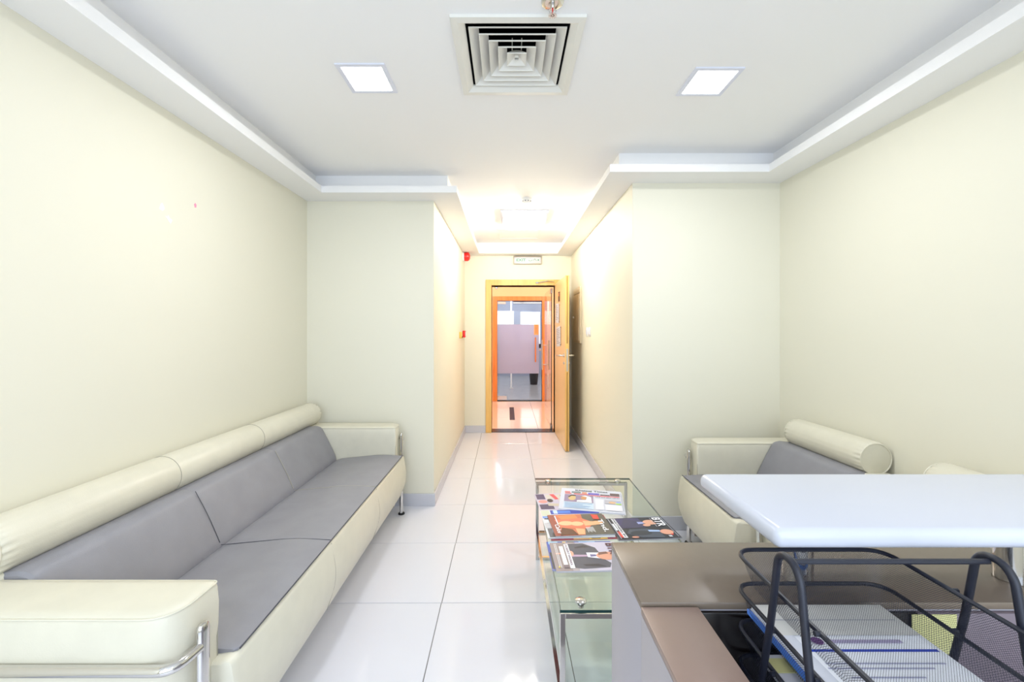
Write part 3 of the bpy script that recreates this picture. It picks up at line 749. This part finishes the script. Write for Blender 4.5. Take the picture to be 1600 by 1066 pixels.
text('Tnd.', .024, printmat((245, 245, 250)), t, (-.040, .092, .0072), w=.125)
text('Calos', .020, printmat((245, 240, 246)), t, (.0, -.118, .0072), w=.085, shear=.3)
bm = bmesh.new()
for k in range(7): box(.035, .085-.006*(k % 3), .050-k*.005-.0012, .050-k*.005+.0012, .0071, .0072, bm=bm)
box(-.09, .0, -.104, -.098, .0071, .0072, bm=bm)
obj('text_lines', bm, printmat((232, 232, 236)), t, False)

SUIT = (52, 56, 72)
# dark BTR magazine with two men
t = booklet('magazine', 'dark magazine titled BTR with two suited men, on the table\'s right edge', 'magazine', .613, 1.912, .4855, .206, .284, .0045, R90+.08, (58, 60, 74), GM)
prints('cover_print', t, [((36, 38, 50), rect(-.098, -.135, .098, .135)), ((66, 62, 104), [(-.098, -.10), (-.030, -.10), (.0, -.02), (-.03, .03), (-.095, .02)]), ((60, 58, 90), [(-.095, -.05), (.0, -.10), (.0, .02), (-.05, .04)]),
    ((150, 160, 210), [(-.058, .0), (-.035, .0), (-.04, .035), (-.055, .035)]), ((222, 166, 138), ell(-.050, .062, .024, .034)), ((30, 26, 30), ell(-.056, .090, .022, .010)), ((222, 166, 138), ell(-.022, .035, .012, .018)),
    ((70, 78, 94), [(.012, -.06), (.05, -.085), (.090, -.03), (.096, .07), (.03, .07), (.010, .02)]), ((46, 50, 62), ell(.05, -.02, .022, .05)), ((170, 196, 240), [(.025, .02), (.04, .02), (.045, .08), (.030, .07)]), ((222, 160, 136), ell(.048, .098, .024, .030)), ((216, 150, 130), ell(.085, -.06, .008, .016)),
    ((200, 205, 220), rect(-.095, -.128, .095, -.125)), ((240, 240, 245), rect(-.095, -.112, .088, -.094)), ((240, 240, 245), rect(-.045, -.124, .02, -.115)), ((214, 70, 60), rect(.03, -.124, .086, -.112)), ((200, 205, 220), rect(-.095, .130, .095, .132)), ((200, 205, 220), rect(-.09, .074, -.002, .076)),
    ((214, 50, 50), ell(.073, .112, .005, .006)), ((200, 204, 214), rect(.080, .09, .095, .105))], .0047)
text('BTR', .040, printmat((244, 244, 250)), t, (-.090, .084, .0075), w=.088)
text('PARTNERS IN', .010, printmat((70, 72, 86)), t, (-.090, -.108, .0075), w=.170)

# grey BTR magazine
t = booklet('magazine', 'grey magazine titled BTR with one suited man, nearest the camera', 'magazine', .318, 1.664, .4900, .210, .276, .0055, R90+.03, (196, 190, 204), GM)
prints('cover_print', t, [((152, 136, 134), rect(-.105, -.138, .105, -.075)), ((176, 164, 168), [(-.105, -.075), (.105, -.075), (.105, -.05), (-.105, -.03)]), ((200, 194, 212), rect(-.105, .02, .105, .138)),
    ((78, 80, 94), [(-.085, -.075), (.082, -.078), (.092, -.03), (.085, .070), (.055, .082), (.018, .055), (-.012, .055), (-.06, .045), (-.095, .0), (-.095, -.06)]),
    ((44, 44, 54), [(.062, -.03), (.075, -.02), (.078, .06), (.060, .03)]), ((44, 44, 54), [(-.065, -.04), (-.055, -.04), (-.065, .03), (-.08, .0)]), ((190, 160, 186), [(-.008, -.07), (.008, -.07), (.008, .0), (-.004, .02)]), ((236, 234, 246), [(-.022, .0), (.012, .0), (.026, .055), (-.020, .055)]),
    ((110, 104, 150), [(-.008, .012), (.010, .012), (.006, .036), (-.006, .036)]), ((224, 160, 134), ell(.004, .078, .030, .042)), ((122, 84, 72), [(-.026, .082), (-.022, .050), (.0, .044), (-.006, .062), (-.012, .088)]), ((96, 70, 64), ell(-.012, .112, .030, .010)), ((228, 170, 144), ell(-.016, -.062, .020, .010)), ((216, 160, 140), rect(-.02, -.125, -.01, -.09)),
    ((242, 242, 246), rect(-.088, -.082, .090, -.064)), ((242, 242, 246), rect(-.072, -.104, .065, -.088)), ((120, 104, 112), rect(.066, -.106, .086, -.086)), ((236, 236, 240), rect(-.092, -.116, .088, -.114)), ((236, 236, 240), rect(-.092, -.122, .080, -.120)), ((230, 210, 80), rect(.076, -.126, .086, -.120))], .0057)
text('BTR', .036, printmat((96, 52, 66)), t, (-.090, .094, .0090), w=.088)
text('ROBERT WORKS', .009, printmat((150, 130, 150)), t, (-.080, -.078, .0090), w=.150)

# ------------------------------------------------------------------ reception desk
rd = thing('reception_desk', 'taupe reception desk with a low grey-sided return panel in the near right corner', 'desk', (1.03, .60, 0))
rd_off = Vector((-1.03, -.60, 0))
def dbox(name, x0, x1, y0, y1, z0, z1, m, bev=.0015, parent=rd, topm=None):
    bm = box(x0, x1, y0, y1, z0, z1, bev, 2); bmesh.ops.translate(bm, verts=bm.verts, vec=rd_off)
    bm.normal_update(); ms = m
    if topm:
        ms = [m, topm]
        for f in bm.faces: f.material_index = 1 if f.normal.z > .7 and f.calc_center_median().z > z1-.001 else 0
    return obj(name, bm, ms, parent)
dbox('front_panel', .2170, 1.86, .6785, .870, 0, .938, greylam)
dbox('front_ledge', .2165, 1.86, .6770, .8715, .938, .950, taupe, .0018)
dbox('return_panel', .2150, .3050, .12, .6725, 0, .934, greylam)
dbox('return_top', .2150, .3080, .12, .6735, .934, .9455, pinkbr, .0018)
dbox('shadow_gap', .2200, .3000, .6725, .6785, 0, .930, black, 0)  # black strip put in for the shade between the two panels
dbox('inner_black_panel', .3055, .66, .6715, .6780, .70, .9365, blackgl, .001)
dbox('inner_panel', .66, 1.86, .6700, .6780, .70, .9365, mauve, .001)
dbox('worktop', .3055, 1.86, .12, .6690, .715, .740, taupe, .002)
dbox('side_panel', 1.835, 1.86, .12, .6690, 0, .715, greylam)
wc = thing('counter_shelf', 'glossy white raised counter slab standing over the taupe reception desk', 'counter', (1.1, .73, .95))
bm = box(-.708, .76, -.122, .127, .120, .150, .0125, 5); obj('slab', bm, white_l, wc)
for x, y in ((-.584, .012), (-.205, .012), (.45, .012)):
    q = obj('support_tube', cyl((x, y, .001), (x, y, .120), .0235, n=32), chrome, wc)
    obj('flange', lathe([(.001, .114), (.034, .114), (.034, .120), (.001, .120)], 28, 'z', (x, y, 0)), steel, q)

# ------------------------------------------------------------------ letter trays
lt = thing('letter_tray', 'tall black wire mesh letter tray tower at the lower right on the desk', 'letter tray', (.478, .51, .740))
X1, X2, Y0, Y1 = -.118, .118, -.165, .155
def tray(zr, nm='tray'):
    zb = zr-.042
    loop = fillet([(X1, Y0, zr), (X2, Y0, zr), (X2, Y1, zr), (X1, Y1, zr)], .032, 6, True)
    o = obj(nm, tube(loop, .0031, 8, True), wire, lt)
    bm = bmesh.new(); uv = bm.loops.layers.uv.new('UVMap')
    L2 = fillet([(X1+.014, Y0+.014, zb), (X2-.014, Y0+.014, zb), (X2-.014, Y1-.014, zb), (X1+.014, Y1-.014, zb)], .024, 6, True)
    A = [bm.verts.new(p) for p in loop]; B = [bm.verts.new(p) for p in L2]; n_ = len(A); acc = 0
    for i in range(n_):
        j = (i+1) % n_; w_ = (loop[j]-loop[i]).length; f = bm.faces.new((A[i], A[j], B[j], B[i]))
        for lp, q in zip(f.loops, ((acc, .044), (acc+w_, .044), (acc+w_, 0), (acc, 0))): lp[uv].uv = q
        acc += w_
    f = bm.faces.new(B)
    for lp in f.loops: lp[uv].uv = (lp.vert.co.x, lp.vert.co.y)
    me = bpy.data.meshes.new('mesh_basket'); bm.to_mesh(me); bm.free(); me.materials.append(wmesh)
    q = bpy.data.objects.new('mesh_basket', me); C.objects.link(q); q.parent = o
    return o
for zr in (.302, .248, .190, .134, .078): tray(zr)
for x in (X1-.009, X2+.012):
    pts = [(x, .098, .004), (x, .066, .17), (x, .045, .27), (x, .032, .355), (x, .022, .366), (x, .002, .366), (x, -.010, .352), (x, -.022, .27), (x, -.042, .15), (x, -.066, .004)]
    obj('side_frame', tube(fillet(pts, .012, 4), .0046, 12), wire, lt)
obj('cross_bar', cyl((X1-.007, .014, .361), (X2+.008, .014, .361), .0034, n=10), wire, lt)
for y in (.098, -.066): obj('foot_bar', cyl((X1-.007, y, .0035), (X2+.008, y, .0035), .0035, n=10), wire, lt)
bm = bmesh.new()
for zr in (.302, .248, .190, .134, .078):
    for x0, x1 in ((X1-.007, X1), (X2, X2+.008)):
        for y in (.05, -.03): cyl((x0, y, zr), (x1, y, zr), .003, n=8, bm=bm)
obj('bracket', bm, wire, lt)

def sheet(name, label, cat, x0, x1, y0, y1, z, th, m, rz=0, group=None):
    t = thing(name, label, cat, ((x0+x1)/2, (y0+y1)/2, z), rz, group)
    w, h = (x1-x0)/2, (y1-y0)/2
    obj('sheets', box(-w, w, -h, h, 0, th), m, t, False)
    return t
zb2 = .740+.248-.0405
sheet('blue_folder', 'blue card folder under the papers in the upper filled tray', 'folder', .376, .582, .362, .655, zb2, .007, bluef)
pp = sheet('paper_stack', 'stack of white printed forms with dark blue header lines in the second tray', 'papers', .380, .580, .360, .650, zb2+.0072, .009, mat('bright_paper', rgb(248, 249, 255), .6), .0)
items = []
for v0, u0, u1, c in ((.052, -.075, .095, (40, 70, 190)), (-.035, -.080, .094, (40, 70, 190)), (-.115, -.08, .094, (40, 70, 190))): items.append((c, rect(u0, v0-.0022, u1, v0+.0022)))
rr = random.Random(9)
for v0 in (.115, .030, .022, .008, -.005, -.012, -.022, -.055, -.066, -.08, -.095, -.10):
    items.append(((176, 178, 204), rect(-.075+rr.uniform(0, .02), v0-.0012, rr.uniform(.03, .09), v0+.0012)))
items.append(((112, 70, 130), ell(-.055, .068, .008, .007))); items.append(((178, 168, 200), rect(-.04, .064, .06, .070))); items.append(((226, 210, 60), ell(-.035, -.008, .007, .004)))
items.append(((214, 212, 208), rect(-.098, .078, .098, .143))); items.append(((170, 170, 178), rect(-.09, .108, .09, .110)))
prints('printed_form', pp, items, .0092, .00008)
pl = sheet('loose_sheet', 'curled white sheet poking up at the left of the second tray', 'papers', .374, .40, .50, .640, zb2+.0165, .001, paper, .03)
zb3 = .740+.190-.0405
sheet('paper_stack', 'grey-white papers in the third tray down', 'papers', .384, .575, .355, .630, zb3, .012, mat('greyish_paper', rgb(214, 214, 222), .7))
sheet('paper_tag', 'yellow tag on the papers in the third tray', 'tag', .386, .418, .596, .622, zb3+.0121, .001, yellowp)
zb4 = .740+.134-.0405
sheet('paper_stack', 'papers in the fourth tray down, barely seen', 'papers', .384, .575, .350, .56, zb4, .010, paper)
# notes stuck to the desk's inner panel
t = thing('sticky_note', 'pale yellow sticky note on the dark inner panel behind the trays', 'note', (.684, .6685, .906))
bm = loft([[Vector((x, y, z)) for x, y in ((-.036, 0), (.036, 0), (.036, .0008), (-.036, .0008))] for z, y in ((.030, 0), (-.034, 0))])
obj('sheet', bm, yellowp, t, False)
t = thing('white_card', 'white card leaning on the inner panel at the right frame edge', 'card', (.90, .6660, .862), 0)
obj('sheet', box(-.05, .05, 0, .0015, -.04, .035), paper, t, False)

# ------------------------------------------------------------------ blemishes on the left wall
def chip(name, label, cat, y, z, pts, m):
    bm = loft([[Vector((x, p[0], p[1])) for p in pts] for x in (0, .0012)])
    o = obj(name, bm, m, None, False); o.location = (XL, y, z); return ident(o, label, cat)
chip('paint_chip', 'upper white paint chip on the cream left wall', 'wall mark', 1.93, 1.967, [(-.014, -.014), (.006, -.018), (.016, -.004), (.010, .008), (.002, .018), (-.006, .008)], chipw)
chip('paint_chip', 'lower ragged white paint chip on the cream left wall', 'wall mark', 1.975, 1.920, [(-.026, .012), (-.012, .008), (-.008, .018), (.002, .006), (.016, .002), (.012, -.008), (.006, -.018), (-.006, -.008), (-.014, .002)], chipw)
chip('wall_tack', 'tiny pink mark on the cream left wall, right of the white chips', 'wall mark', 2.138, 2.036, [(-.004, -.012), (.006, -.010), (.008, .004), (0, .012), (-.008, .004)], chipp)
